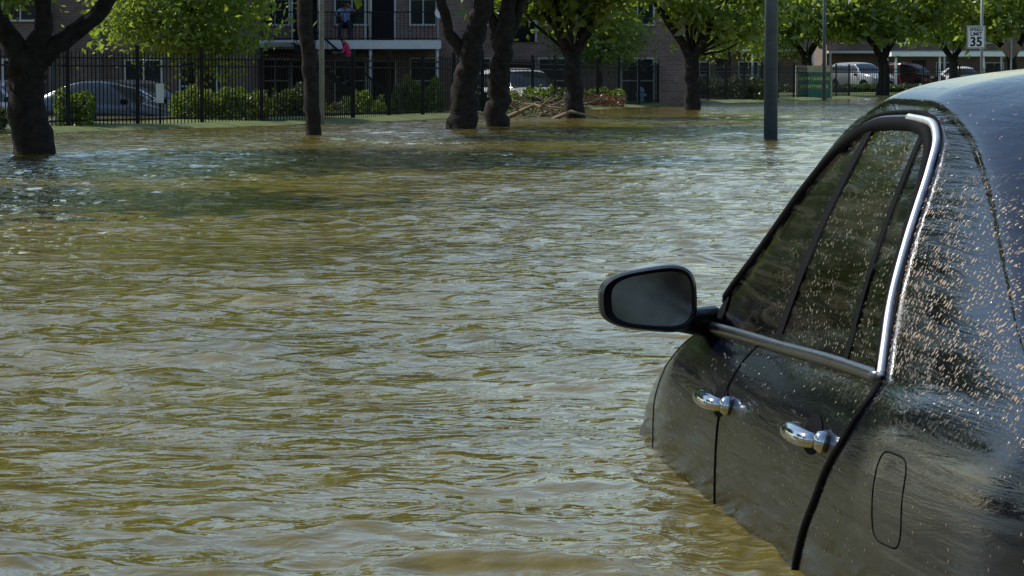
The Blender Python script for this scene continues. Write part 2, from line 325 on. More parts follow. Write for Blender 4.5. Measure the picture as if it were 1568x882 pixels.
for bx,by,zc,rr,rz,nc in [(-6.7,68,2.75,1.65,1.55,150),(-9.6,60,3.0,.9,1.0,40),(2.75,104,2.5,1.5,1.45,70),(5.6,140,3.1,1.7,1.6,70),(8.6,130,3.0,1.5,1.4,70),(11.8,150,3.0,1.5,1.4,50)]:
    g=float(ground(np.array(bx),np.array(by)))
    tree('small_tree',(bx,by,g),[([(0,0,0),(.05,0,.6),(0,0,zc-g-.4)],[.09,.07,.04])],[((0,0,zc-g),(rr,rr,rz),nc,85)],1,.085,M_leafb,.6)
def hedge(name,x0,x1,y0,y1,zt,mat,dens=420,size=.055,zb=None):
    zb=float(ground(np.array((x0+x1)/2),np.array((y0+y1)/2)))-.03 if zb is None else zb
    Lx=x1-x0;Ly=y1-y0;Hh=zt-zb
    nn=int(dens*(Lx*Hh+Ly*Hh+Lx*Ly)*2.2)
    P=rng.uniform(-1,1,(nn,3)); a=np.abs(P).argmax(1); s=rng.uniform(.78,1.02,nn); P[np.arange(nn),a]=np.sign(P[np.arange(nn),a])*s
    P[:,2]=np.where(P[:,2]<-.95,rng.uniform(-1,1,nn),P[:,2])
    c=1-.12*(np.abs(P[:,0])*np.abs(P[:,2]))
    lump=1+.10*np.sin(P[:,0]*Lx*4+x0)+.06*np.sin(P[:,0]*Lx*9)
    X=(x0+x1)/2+P[:,0]*Lx/2*c; Y=(y0+y1)/2+P[:,1]*Ly/2; Z=zb+(P[:,2]+1)/2*Hh*lump
    V,F=leaves(np.stack([X,Y,Z],1),size); mk(name,V,F,mat)
hedge('hedge',-8.0,-7.35,57,58,.67,M_hedge)
hedge('hedge',-9.9,-8.25,52.5,54,.40,M_leafd)
hedge('hedge',-6.75,-4.8,64,65.6,.66,M_hedge)
hedge('hedge',-5.2,-4.1,70,71.5,.66,M_leafd)
hedge('hedge',-4.0,-2.95,76,77.5,.50,M_hedge,320)
hedge('hedge',-2.9,-1.65,78,79.5,.80,M_hedge)
hedge('hedge',-5.3,-3.9,88,89.5,.25,M_leafd,250)
hedge('hedge',-1.4,.2,82,84,.60,M_leafd,300)
hedge('hedge',.3,1.9,92,94,.58,M_hedge,260,.07)
hedge('hedge',3.5,4.9,108,110,.62,M_hedge,200,.07)
hedge('hedge',4.65,10.2,124,127,.85,M_leafd,160,.09)
hedge('flower_bed',2.05,3.35,95.5,97.5,.38,M_red,220,.045)
hedge('hedge',2.0,3.4,97.8,99,.55,M_hedge,200,.07)
hedge('hedge',11,30,178,182,.45,M_leafd,60,.14)
P=[]
for a in np.linspace(-math.pi*.98,math.pi*.98,150):
    rad=260 if abs(a)<.7 else 75+rng.uniform(-8,8)
    if a>.7: rad+=40
    cx,cy=rad*math.sin(a),rad*math.cos(a)
    if abs(a)<.7 : cy=rad
    hh=rng.uniform(5,8)*(1.1 if abs(a)<.7 else 1)
    p,_=crown_pts((cx,cy,hh*.5),(rad*.03+2.0,3,hh*.55),20,18,2.2); P.append(p)
V,F=leaves(np.concatenate(P),.8); mk('distant_tree_row',V,F,M_leafd)  # ahead it fills the background; unseen sides and rear are added for reflections
# fallen branches
mb=MB()
for i in range(60):
    x0=rng.uniform(-.1,1.4); y0_=rng.uniform(75.0,77.5); a=rng.uniform(-.2,1.0); l=rng.uniform(.4,1.2)*(1 if i<34 else .5)
    s_=rng.choice([-1,1]); p0=np.array([x0,y0_,rng.uniform(-.02,.3)]); p2=p0+np.array([s_*l*math.cos(a),rng.uniform(-.3,.3),l*abs(math.sin(a))*.6]); p1=(p0+p2)/2+rng.normal(size=3)*.06
    mb.tube([p0,p1,p2],[.024,.016,.006],5,0)
mb.tube([(.9,72.6,-.02),(1.3,72.4,.16),(1.9,72.3,.02)],[.055,.035,.014],7); mb.tube([(-.1,73.8,.02),(.5,73.4,.30),(1.1,73.0,.05)],[.055,.04,.02],7); mb.tube([(.3,73.8,.05),(.0,73.7,.35),(-.3,73.7,.62)],[.04,.03,.01],7)
mb.tube([(.6,73.3,.22),(.9,73.2,.48),(1.1,73.1,.60)],[.03,.02,.008],6)
eb=empty('fallen_branches'); mb.obj('branches',M_twig,eb,True)
p,_=crown_pts((.45,77.2,.30),(.9,.6,.3),20,32,.3); V,F=leaves(p,.05); mk('leaves',V,F,M_hedge,eb)
# ------------------------------------------------------------------ iron fence
FP=np.array([(-22,16.5),(-8.7,54.3),(-4.15,65.6),(-1.6,75),(1.95,94),(7.15,117.5),(15.2,147),(25,160)])
mb=MB(); acc=0
for (xa,ya),(xb,yb) in zip(FP[:-1],FP[1:]):
    Ls=math.hypot(xb-xa,yb-ya); nn=int(Ls/(.14 if ya<70 else .19)); dx,dy=(xb-xa)/Ls,(yb-ya)/Ls
    for i in range(nn):
        t=i/nn; X=xa+(xb-xa)*t; Y=ya+(yb-ya)*t; acc+=1
        post=acc%18==0; r=.035 if post else .0095; zt=1.46 if post else 1.36
        mb.box(X-r,X+r,Y-r,Y+r,-.35,zt)
        if not post: mb.add([(X-r,Y-r,zt),(X+r,Y-r,zt),(X+r,Y+r,zt),(X-r,Y+r,zt),(X,Y,zt+.05)],[(0,1,4),(1,2,4),(2,3,4),(3,0,4)])
        else: mb.box(X-r-.012,X+r+.012,Y-r-.012,Y+r+.012,zt,zt+.03)
    for z in (.16,1.12,1.26):
        mb.tube([(xa,ya+.03,z),(xb,yb+.03,z)],.016,4)
mb.obj('iron_fence',M_iron)
e=empty('notice_board',(-6.42,59.6,0)); mb=MB(); mb.box(-.07,.07,0,.05,.45,.80,0); mb.box(-.02,.02,.05,.09,-.1,.72,1); mb.obj('panel',[M_white,M_iron],e)
# ------------------------------------------------------------------ poles
def lamp_pole(x,y,r,mat,name='street_lamp'):
    e=empty(name,(x,y,-.6)); mb=MB(); mb.tube([(0,0,0),(0,0,4),(0,0,9)],[r*1.05,r*.95,r*.6],20,0); mb.tube([(0,0,0),(0,0,.25)],[r*1.6,r*1.6],16,0)
    mb.tube([(0,0,8.8),(.3,0,9.3),(1.2,0,9.6),(2,0,9.6)],[.05,.045,.04,.04],8,0); mb.obj('pole',[mat],e,True)
    m2=MB(); m2.tube([(1.8,0,9.6),(2.0,0,9.58),(2.5,0,9.58),(2.6,0,9.6)],[.05,.13,.13,.05],10,0); m2.obj('lamp_head',[M_polel],e,True)
lamp_pole(3.87,48.9,.10,M_pole); lamp_pole(-3.72,64,.05,M_polel); lamp_pole(12.4,130,.07,M_pole)
# ------------------------------------------------------------------ signs
def textmesh(name,body,size,loc,parent,mat):
    c=bpy.data.curves.new(name,'FONT'); c.body=body; c.size=size; c.align_x='CENTER'; c.align_y='CENTER'; c.extrude=.001; c.offset=size*.02
    o=bpy.data.objects.new(name,c); COL.objects.link(o); bpy.context.view_layer.update()
    me=bpy.data.meshes.new_from_object(o.evaluated_get(bpy.context.evaluated_depsgraph_get())); bpy.data.objects.remove(o)
    me.materials.clear(); me.materials.append(mat); o=bpy.data.objects.new(name,me); o.rotation_euler=(math.pi/2,0,0); o.location=loc; link(o,parent)
e=empty('speed_limit_sign',(15.45,109,0)); mb=MB()
mb.box(-.305,.305,-.004,.004,1.87,2.63,0); mb.obj('plate',[M_white],e)
mb=MB()
for a in ((-.29,.29,1.885,1.90),(-.29,.29,2.60,2.615),(-.29,-.275,1.90,2.60),(.275,.29,1.90,2.60)): mb.box(a[0],a[1],-.0075,-.0045,a[2],a[3])
mb.obj('border',[M_black],e)
textmesh('word_speed','SPEED',.165,(0,-.007,2.50),e,M_black); textmesh('word_limit','LIMIT',.165,(0,-.007,2.345),e,M_black); textmesh('number','35',.42,(0,-.007,2.08),e,M_black)
mb=MB(); mb.tube([(.2,.07,-.6),(.2,.07,5)],.05,12); mb.obj('post',[M_polel],e,True)
e=empty('warning_sign',(18.3,120,0)); mb=MB(); mb.add([(-.42,0,1.96),(0,0,1.54),(.42,0,1.96),(0,0,2.38),(-.42,.01,1.96),(0,.01,1.54),(.42,.01,1.96),(0,.01,2.38)],[(0,1,2,3),(7,6,5,4),(0,4,5,1),(1,5,6,2),(2,6,7,3),(3,7,4,0)],0)
mb.box(-.03,.03,-.05,-.01,-.6,2.3,1); mb.obj('plate_and_post',[M_brownsign,M_polel],e)
e=empty('community_sign',(12.6,136.5,0)); mb=MB(); mb.box(-.68,.68,0,.12,.04,1.12,0); mb.box(-.72,.72,-.03,.15,1.12,1.40,1); mb.box(-.76,-.69,-.03,.13,-.1,1.38,1); mb.box(.69,.76,-.03,.13,-.1,1.38,1)
mb.obj('board',[M_greensign,M_tan],e)
textmesh('lettering','NOW LEASING',.19,(0,-.01,.85),e,M_yel); textmesh('lettering_b','APARTMENTS',.19,(0,-.01,.52),e,M_yel)
e=empty('fire_hydrant',(4.2,106.5,.0)); mb=MB(); mb.tube([(0,0,-.1),(0,0,.05),(0,0,.06),(0,0,.42),(0,0,.44),(0,0,.5),(0,0,.56),(0,0,.6)],[.14,.14,.09,.09,.12,.11,.07,.02],12); mb.tube([(-.17,0,.33),(.17,0,.33)],.05,8); mb.tube([(0,-.16,.3),(0,0,.3)],.06,8)
mb.obj('body',[simple('hydrant_blue',(.25,.45,.55),.5)],e,True)
# ------------------------------------------------------------------ apartment building
def window(mb,x0,x1,z0,z1,y,fr=1,gl=2):
    mb.box(x0,x1,y-.01,y+.03,z0,z1,gl)
    for a in ((x0-.06,x0,z0-.06,z1+.06),(x1,x1+.06,z0-.06,z1+.06)): mb.box(a[0],a[1],y-.05,y+.03,a[2],a[3],fr)
    mb.box(x0,x1,y-.05,y+.03,z1,z1+.06,fr); mb.box(x0,x1,y-.05,y+.03,z0-.06,z0,fr)
    mb.box((x0+x1)/2-.02,(x0+x1)/2+.02,y-.035,y-.012,z0,z1,fr); mb.box(x0,x1,y-.03,y-.014,(z0+z1)/2-.02,(z0+z1)/2+.02,fr)
B=empty('apartment_building')
mb=MB(); y0_=107
mb.box(-9,6,y0_,y0_+10,-.8,7.6,0); mb.obj('walls',[M_brick],B)
mb=MB(); mb.box(-9.3,6.3,y0_-1.9,y0_+10.3,7.6,7.75,0); mb.add([(-9.4,y0_-2,7.75),(6.4,y0_-2,7.75),(6.4,y0_+10.4,7.75),(-9.4,y0_+10.4,7.75),(-9,y0_+4,9.6),(6,y0_+4,9.6)],[(0,1,5,4),(2,3,4,5),(1,2,5),(3,0,4)],1); mb.obj('roof',[M_white,M_roof],B)
mb=MB()
for z in (0.0,2.75):
    for a,b_ in ((-8.2,-7.3),(-5.75,-4.7),(-3.3,-2.5),(-1.2,-.2),(.9,1.9),(3.6,4.6)):
        window(mb,a,b_,z+.1 if z<1 else z-.1,z+1.5,y0_-.02)
for x in (-6.7,-4.3,.3):
    for z0,z1 in ((-.75,1.4),(2.07,4.1)): mb.box(x-.45,x+.45,y0_-.04,y0_+.02,z0,z1,3); mb.box(x-.52,x-.45,y0_-.06,y0_+.02,z0,z1,1); mb.box(x+.45,x+.52,y0_-.06,y0_+.02,z0,z1,1)
mb.obj('windows_and_doors',[M_brick,M_whited,M_glassd,M_dark],B)
mb=MB()
mb.box(-8.45,-2.3,y0_-2.0,y0_-.08,1.86,2.06,0); mb.box(-8.47,-2.28,y0_-2.03,y0_-2.0,1.82,2.10,0); mb.obj('balcony_slab',[M_white],B)
mb=MB()
for x in (-8.3,-6.2,-4.55,-2.4): mb.tube([(x,y0_-1.85,-.7),(x,y0_-1.85,1.86)],.055,10); mb.tube([(x,y0_-1.85,2.06),(x,y0_-1.85,7.6)],.055,10)
mb.obj('columns',[M_white],B,True)
mb=MB(); mb.box(-8.4,-2.35,y0_-1.97,y0_-1.93,2.98,3.02); mb.box(-8.4,-2.35,y0_-1.97,y0_-1.93,2.14,2.17)
x=-8.4
while x<-2.35: mb.box(x-.009,x+.009,y0_-1.96,y0_-1.94,2.06,2.98); x+=.13
mb.obj('balcony_railing',[M_iron],B)
mb=MB(); nst=15
sx0,sx1=-3.9,-6.9; zz0,zz1=-.65,2.0
for i in range(nst):
    t=i/nst; x=sx0+(sx1-sx0)*t; z=zz0+(zz1-zz0)*(i+1)/nst; mb.box(x-.27,x,y0_-3.2,y0_-2.1,z-.05,z,0)
for yy in (y0_-3.24,y0_-2.1):
    mb.add([(sx0,yy,zz0-.0),(sx0,yy,zz0+.2),(sx1,yy,zz1),(sx1,yy,zz1-.22),(sx0,yy+.04,zz0),(sx0,yy+.04,zz0+.2),(sx1,yy+.04,zz1),(sx1,yy+.04,zz1-.22)],[(0,3,2,1),(4,5,6,7),(0,1,5,4),(2,3,7,6),(1,2,6,5),(3,0,4,7)],1)
    mb.tube([(sx0,yy,zz0+1.0),(sx1,yy,zz1+.95)],.02,6,1)
    for i in range(16):
        t=i/15; x=sx0+(sx1-sx0)*t; z=zz0+(zz1-zz0)*t; mb.box(x-.01,x+.01,yy-.01,yy+.01,z,z+.97,1)
mb.box(-7.8,-6.9,y0_-3.2,y0_-2.05,1.88,2.02,0)
mb.obj('staircase',[M_conc,M_iron],B)
W=empty('apartment_wing'); mb=MB(); yw=96
mb.box(-34,-8.1,yw,yw+20,-.8,7.6,0); mb.obj('walls',[M_brickd],W)
mb=MB(); mb.box(-34.3,-7.8,yw-.6,yw+20.3,7.6,7.8,0); mb.obj('eaves',[M_white],W)
mb=MB()
for a in (-32,-29,-26,-23,-20,-17,-14.9,-11.3,-9.7):
    for z in (-.1,2.6): window(mb,a,a+1.0,z,z+1.5,yw-.02)
mb.obj('windows',[M_brick,M_whited,M_glassd],W)
mb=MB()
for x in (-13.5,-12.1,-8.5,-18.5): mb.tube([(x,yw-.09,-.7),(x,yw-.09,7.6)],.05,8)
mb.obj('drainpipes',[M_polel],W,True)
for X,Z,s in ((-2.30,2.98,.17),(-2.02,2.42,.16)):
    e=empty('satellite_dish',(X,y0_-2.25,Z)); mb=MB()
    V=[(0,.06,0)]+[(s*math.cos(t)*r,.06-.06*r*r-.02*r,s*math.sin(t)*r*1.1) for r in (.5,1) for t in np.linspace(0,2*math.pi,17)[:-1]]
    F=[(0,1+i,1+(i+1)%16) for i in range(16)]+[(1+i,17+i,17+(i+1)%16,1+(i+1)%16) for i in range(16)]
    mb.add(V,F,0); mb.tube([(0,.06,0),(0,.2,-.08),(0,.24,-.3)],.015,6,1); mb.tube([(0,0,-s),(0,-.2,0)],.008,5,1); mb.obj('dish',[M_white,M_polel],e,True)
def bldg(name,x0,x1,y,yd,zt,mat,pitch,wins):
    E=empty(name); mb=MB(); mb.box(x0,x1,y,y+yd,-.3,zt,0); mb.obj('walls',[mat],E)
    mb=MB(); mb.box(x0-.4,x1+.4,y-.7,y+yd+.4,zt,zt+.2,0); mb.add([(x0-.4,y-.7,zt+.2),(x1+.4,y-.7,zt+.2),(x1+.4,y+yd+.4,zt+.2),(x0-.4,y+yd+.4,zt+.2),(x0+1,y+yd/2,zt+pitch),(x1-1,y+yd/2,zt+pitch)],[(0,1,5,4),(2,3,4,5),(1,2,5),(3,0,4)],1); mb.obj('roof',[M_whited,M_roof],E)
    mb=MB(); x=x0+.8; i=0
    while x<x1-1.6:
        for z in (.3,3.1): window(mb,x,x+1.1,z,z+1.5,y-.02)
        if i%3==1: mb.box(x+1.5,x+2.4,y-.04,y+.02,-.2,2.0,2)
        x+=wins; i+=1
    mb.box(x0,x1,y-1.4,y-.06,2.42,2.58,1)
    for x in np.arange(x0+.1,x1,3.6): mb.tube([(x,y-1.3,-.3),(x,y-1.3,2.42)],.07,8,1)
    mb.obj('windows_and_gallery',[mat,M_whited,M_glassd],E)
bldg('brick_apartment_block',7.0,18,196,12,6.0,M_brickd,2.5,2.9)
bldg('brick_apartment_block',20,52,208,12,6.0,M_brickd,2.5,3.1)
C=empty('carport'); mb=MB(); mb.box(22.5,31,194,200,2.15,2.4,0)
for x in np.arange(22.8,31,2.6): mb.box(x-.06,x+.06,194.3,194.42,-.1,2.15,0)
mb.obj('roof_and_posts',[M_white],C)
# ------------------------------------------------------------------ car bodies
def herm(xs,ys):
    xs=np.array(xs,float);ys=np.array(ys,float);i=np.argsort(xs);xs=xs[i];ys=ys[i]
    d=np.diff(ys)/np.diff(xs); m_=np.zeros(len(xs)); m_[0]=d[0];m_[-1]=d[-1]
    m_[1:-1]=np.where(d[:-1]*d[1:]>0,2*d[:-1]*d[1:]/(d[:-1]+d[1:]+1e-12),0)
    def f(x):
        x=np.clip(x,xs[0],xs[-1]); k=np.clip(np.searchsorted(xs,x)-1,0,len(xs)-2); h_=xs[k+1]-xs[k]; t=(x-xs[k])/h_
        return (2*t**3-3*t**2+1)*ys[k]+(t**3-2*t**2+t)*h_*m_[k]+(-2*t**3+3*t**2)*ys[k+1]+(t**3-t**2)*h_*m_[k+1]
    return f
SED=dict(
 W=herm([2.42,2.3,2.1,1.8,1.3,.8,-1.3,-1.8,-2.2,-2.4],[.50,.66,.76,.845,.90,.93,.935,.905,.83,.68]),
 zb=herm([2.42,2.35,2.25,2.1,1.8,1.4,1.0,.8,-.2,-1.2,-1.6,-2.0,-2.3,-2.42],[.34,.43,.52,.59,.69,.79,.87,.90,.935,.965,.985,.99,.93,.6]),
 zr=herm([2.42,2.1,1.8,1.4,1.0,.8,.6,.4,.2,0,-.3,-.6,-.9,-1.2,-1.5,-1.8,-2.0,-2.3,-2.42],[.35,.60,.70,.80,.885,.955,1.06,1.185,1.315,1.40,1.438,1.435,1.385,1.29,1.165,1.06,1.01,.945,.61]),
 zc=herm([2.42,2.3,2.1,1.6,1.15,.95,.6,.3,0,-.3,-.6,-.9,-1.2,-1.5,-1.8,-1.95,-2.2,-2.38,-2.42],[.38,.56,.66,.82,.94,.99,1.19,1.36,1.46,1.505,1.505,1.475,1.39,1.25,1.11,1.06,1.02,.9,.64]),
 yr=herm([2.42,2.1,1.4,1.0,.8,.63,.44,.18,-.05,-.5,-.9,-1.2,-1.5,-1.8,-2.0,-2.3,-2.42],[.42,.68,.79,.80,.785,.765,.715,.65,.61,.603,.615,.65,.70,.75,.77,.70,.6]),
 x0=-2.42,x1=2.42,z0=.2)
SUV=dict(
 W=herm([2.3,2.15,1.9,1.2,-1.8,-2.2,-2.3],[.55,.76,.86,.93,.93,.86,.78]),
 zb=herm([2.3,2.22,2.0,1.5,1.0,.8,-1.2,-2.2,-2.3],[.6,.82,.93,1.02,1.06,1.07,1.12,1.12,1.05]),
 zr=herm([2.3,2.0,1.4,1.0,.7,.4,.1,-.5,-1.6,-1.95,-2.15,-2.3],[.62,.95,1.05,1.09,1.3,1.48,1.6,1.65,1.60,1.5,1.25,1.07]),
 zc=herm([2.3,2.2,1.9,1.1,.9,.6,.2,-.4,-1.7,-2.05,-2.2,-2.3],[.65,.9,1.0,1.12,1.25,1.45,1.65,1.72,1.69,1.6,1.35,1.08]),
 yr=herm([2.3,2.0,1.2,.9,.5,.0,-1.6,-2.1,-2.3],[.45,.72,.80,.78,.70,.66,.68,.72,.75]),
 x0=-2.3,x1=2.3,z0=.25)
PT=herm([0,.3,.5,.75,.88,.95,1.0],[.92,.98,1.0,.995,.972,.94,.90])
def inpoly(x,z,poly):
    ins=np.zeros(x.shape,bool); n_=len(poly)
    for i in range(n_):
        xa,za=poly[i]; xb,zb_=poly[(i+1)%n_]
        c=((za>z)!=(zb_>z))&(x<(xb-xa)*(z-za)/((zb_-za)+1e-12)+xa); ins^=c
    return ins
def body(P,nx,n1,n2,n3,dlo,ws,rw,arches,rq=.13):
    xs=P['x0']+(P['x1']-P['x0'])*np.linspace(0,1,nx)
    W,zb,zr,zc,yr=[P[k](xs)[:,None] for k in ('W','zb','zr','zc','yr')]
    yr=np.minimum(yr,W*.895)
    t=np.linspace(0,1,n1)[None,:]; z0=np.minimum(P['z0'],zb-.1); zA=z0+(zb-z0)*t; yA=W*PT(t)
    t2=np.linspace(0,1,n2+1)[None,1:]; zB=zb+(zr-zb)*t2; yB=W*.90+(yr-W*.90)*t2+.018*np.sin(np.pi*t2)*np.clip((zr-zb)/.3,0,1)
    a=np.linspace(0,1,n3+1)[None,1:]*np.pi/2; yC=yr*np.cos(a)**.85; zC=zr+(zc-zr)*np.sin(a)**1.0
    Y=np.concatenate([yA,yB,yC],1); Z=np.concatenate([zA,zB,zC],1); Y[:,-1]=0
    X=np.repeat(xs[:,None],Y.shape[1],1)
    Yf=np.concatenate([Y,-Y[:,-2::-1]],1); Zf=np.concatenate([Z,Z[:,-2::-1]],1); Xf=np.concatenate([X,X[:,-2::-1]],1)
    r,c=Yf.shape; F=gridF(r,c); V=np.stack([Xf,Yf,Zf],-1).reshape(-1,3)
    cen=V[F].mean(1); jj=np.tile(np.arange(c-1),r-1); jj=np.minimum(jj,c-2-jj)
    mi=np.zeros(len(F),int)
    side=(jj>=n1-1)&(jj<n1+n2)
    mi[side&inpoly(cen[:,0],cen[:,2],dlo)]=1
    top=jj>=n1+n2-1
    q=(jj-(n1+n2-1))/n3
    mi[top&(q>.10)&(cen[:,0]>ws[0])&(cen[:,0]<ws[1])]=1; mi[top&(q>rq)&(cen[:,0]>rw[0])&(cen[:,0]<rw[1])]=1
    low=jj<n1
    for ax,az,ar in arches: mi[low&(np.hypot(cen[:,0]-ax,cen[:,2]-az)<ar)]=2
    caps=[tuple(range(c))[::-1],tuple((r-1)*c+k for k in range(c))]
    return V,F,mi,caps
DLO=[(.70,.925),(.63,.985),(.44,1.11),(.18,1.265),(.02,1.345),(-.12,1.378),(-.3,1.392),(-.5,1.395),(-.66,1.385),(-.76,1.355),(-.83,1.30),(-.92,1.20),(-1.02,1.09),(-1.10,1.02),(-1.16,.978),(-.2,.948)]
def side_y(P,x,z):
    W=float(P['W'](np.array(x)));zb=float(P['zb'](np.array(x)));zr=float(P['zr'](np.array(x)));yr=min(float(P['yr'](np.array(x))),W*.895)
    if z<=zb: return W*float(PT(np.array((z-P['z0'])/(zb-P['z0']))))
    t=min((z-zb)/(zr-zb),1); return W*.9+(yr-W*.9)*t+.018*math.sin(math.pi*t)*min(max((zr-zb)/.3,0),1)
def wheels(e,xs,y,r,nm='wheels'):
    mb=MB()
    for x in xs:
        for s in (-1,1):
            mb.tube([(x,s*(y-.2),r),(x,s*(y-.02),r),(x,s*y,r)],[r,r,r*.93],24,0); mb.tube([(x,s*(y-.0),r),(x,s*(y+.004),r)],[r*.62,r*.58],16,1)
    mb.obj(nm,[M_tyre,M_rim],e,True)
def parked(name,kind,loc,rz,col,flip=1):
    P=SED if kind=='s' else SUV; e=empty(name,loc,rz)
    if kind=='s': dl=DLO; ws=(.2,.98); rw=(-1.88,-1.15); ar=[(1.45,.33,.37),(-1.35,.33,.37)]
    else: dl=[(.75,1.10),(.45,1.42),(.2,1.52),(-1.5,1.53),(-1.85,1.42),(-2.0,1.15)]; ws=(.3,1.08); rw=(-2.28,-1.95); ar=[(1.4,.36,.40),(-1.35,.36,.40)]
    V,F,mi,caps=body(P,150,14,16,14,dl,ws,rw,ar)
    FF=[tuple(f) for f in F]+caps; mk('body',V,FF,[paint(name+'_paint',col),M_glassd,M_black],e,True,list(mi)+[2,2])
    wheels(e,[ar[0][0],ar[1][0]],.90,.33)
    mb=MB(); zf=float(P['zb'](np.array(P['x1']-.1)))
    for s in (-1,1):
        mb.box(P['x1']-.22,P['x1']-.04,*sorted((s*.40,s*.68)),zf-.05,zf+.07,0)
        mb.box(P['x0']+.0,P['x0']+.2,*sorted((s*.48,s*.74)),.74,.92,1)
        mb.tube([(.72,s*.9,1.0),(.70,s*1.05,1.0)],[.06,.07],8,3)
    mb.box(P['x1']-.03,P['x1']+.01,-.35,.35,.38,.50,2); mb.box(P['x0']-.012,P['x0']+.02,-.26,.26,.55,.68,4)
    mb.obj('lamps_and_trim',[M_lampw,M_lampr,M_black,M_black,M_white],e)
    return e
parked('parked_sedan','s',(-9.4,78,-.66),math.radians(-22),(.02,.03,.045))
parked('parked_sedan','s',(-10.2,90,-.66),math.radians(-50),(.05,.06,.07))
parked('parked_sedan','s',(-13.2,86,-.66),math.radians(-30),(.12,.15,.2))
parked('parked_suv','u',(.30,101,-.52),math.radians(-65),(.7,.72,.72))
parked('parked_suv','u',(20.1,188,.06),math.radians(-60),(.22,.23,.24))
parked('parked_suv','u',(24.4,200,.06),math.radians(-50),(.10,.02,.025))
parked('parked_sedan','s',(27.6,200,.06),math.radians(-70),(.65,.65,.65))
# ------------------------------------------------------------------ hero car
car=empty('sedan_car'); car.matrix_world=Matrix.Translation(TC)@RC.to_4x4()
V,F,mi,caps=body(SED,480,44,52,40,DLO,(.22,.98),(-1.86,-1.20),[(1.45,.18,.30),(-1.35,.15,.36)],.34)
FF=[tuple(f) for f in F]+caps
mk('body_shell',V,FF,[M_paint,M_glass,M_black],car,True,list(mi)+[0,0])
def sp(pts,off=.002,per=6):
    pts=np.array(pts,float); t=np.linspace(0,len(pts)-1,(len(pts)-1)*per+1)
    fx=herm(range(len(pts)),pts[:,0]);fz=herm(range(len(pts)),pts[:,1]); X=fx(t);Z=fz(t)
    return [(x,side_y(SED,x,z)+off,z) for x,z in zip(X,Z)]
def both(mb,pts,r,k,m):
    mb.tube(pts,r,k,m); mb.tube([(x,-y,z) for x,y,z in pts],r,k,m)
mb=MB()
both(mb,sp([(.03,.925),(.03,.88),(.06,.80),(.10,.68),(.12,.50),(.12,.3)],.0),.0028,6,0)
both(mb,sp([(-1.20,.955),(-1.235,.93),(-1.22,.89),(-1.13,.82),(-1.02,.74),(-.90,.66),(-.80,.56),(-.74,.45),(-.72,.3)],-.002,8),.0105,6,0)
both(mb,sp([(.80,.895),(.98,.83),(1.12,.74),(1.17,.62),(1.17,.4)],.0),.0018,6,0)
both(mb,sp([(-1.20,.955),(-1.11,1.05),(-1.0,1.15),(-.90,1.255),(-.82,1.345),(-.76,1.385),(-.66,1.41),(-.5,1.418),(-.3,1.415),(-.1,1.40),(.04,1.365),(.2,1.29),(.46,1.135),(.66,1.0)],-.001,6),.005,6,0)
both(mb,sp(DLO[1:15],.0,4),.014,8,0)
def strip(x0,z0_,x1,z1_,wd0,wd1,off=.004):
    for s in (1,-1):
        Vv=[];n_=14
        for i in range(n_+1):
            t=i/n_; x=x0+(x1-x0)*t; z=z0_+(z1_-z0_)*t; wv=wd0+(wd1-wd0)*t
            for dx in (-wv,wv): Vv.append((x+dx,s*(side_y(SED,x+dx,z)+off),z))
        mb.add(Vv,[(2*i,2*i+1,2*i+3,2*i+2) for i in range(n_)],0)
strip(-.155,.945,-.20,1.392,.035,.03); strip(-.86,.955,-.66,1.385,.018,.014)
strip(.60,.94,.60,.99,.06,.03)
mb.obj('seals_and_gaps',[M_black],car,True)
mb=MB()
both(mb,sp([(.74,.913),(.4,.925),(-.2,.941),(-.8,.959),(-1.19,.966)],.004,6),.013,8,1)
both(mb,sp([(-1.19,.968),(-1.13,1.02),(-1.05,1.085),(-.945,1.20),(-.85,1.315),(-.785,1.372),(-.68,1.402),(-.5,1.408)],.006,8),.0085,8,0)
both(mb,sp([(-.5,1.408),(-.3,1.405),(-.12,1.39),(.02,1.357),(.18,1.28),(.44,1.122),(.66,.975)],.003,8),.005,8,1)
mb.obj('window_trim',[M_bright,M_satin],car,True)
mb=MB(); m2=MB()
for hx,hz in ((.09,.805),(-.92,.84)):
    for s in (1,-1):
        P_=[]
        for i in range(13):
            a=math.pi*i/12; x=hx-.105*math.cos(a); P_.append((x,s*(side_y(SED,x,hz)+.004+.034*math.sin(a)**.5),hz+.004*math.sin(a)))
        R_=[.010]+[.0140+.004*math.sin(math.pi*i/10) for i in range(11)]+[.012]
        mb.tube(P_,R_,12,0)
        x=hx-.125; yy=side_y(SED,x,hz); mb.tube([(x,s*(yy-.005),hz),(x,s*(yy+.014),hz),(x,s*(yy+.022),hz)],[.022,.020,.012],14,0)
        Vv=[(hx,s*(side_y(SED,hx,hz)+.0015),hz)]+[(hx+.08*math.cos(t),s*(side_y(SED,hx+.08*math.cos(t),hz+.036*math.sin(t))+.0015),hz+.036*math.sin(t)) for t in np.linspace(0,2*math.pi,25)[:-1]]
        m2.add(Vv,[(0,1+i,1+(i+1)%24) for i in range(24)],0)
mb.obj('door_handles',[M_chrome],car,True); m2.obj('handle_recesses',[M_black],car,True)
mb=MB(); pts=[]
for t in np.linspace(0,2*math.pi,61): 
    cx=abs(math.cos(t))**.45*math.copysign(1,math.cos(t)); cz=abs(math.sin(t))**.45*math.copysign(1,math.sin(t)); x=-1.55+.085*cx; z=.80+.075*cz; pts.append((x,side_y(SED,x,z)-.0005,z))
mb.tube(pts,.002,6,0,cap=False); mb.obj('fuel_door_gap',[M_black],car,True)
M_msh=simple('mirror_shell',(.006,.006,.008),.3,spec=.3); M_mgl=simple('mirror_glass',(.16,.17,.18),.10,metal=1,var=.35,scale=14)
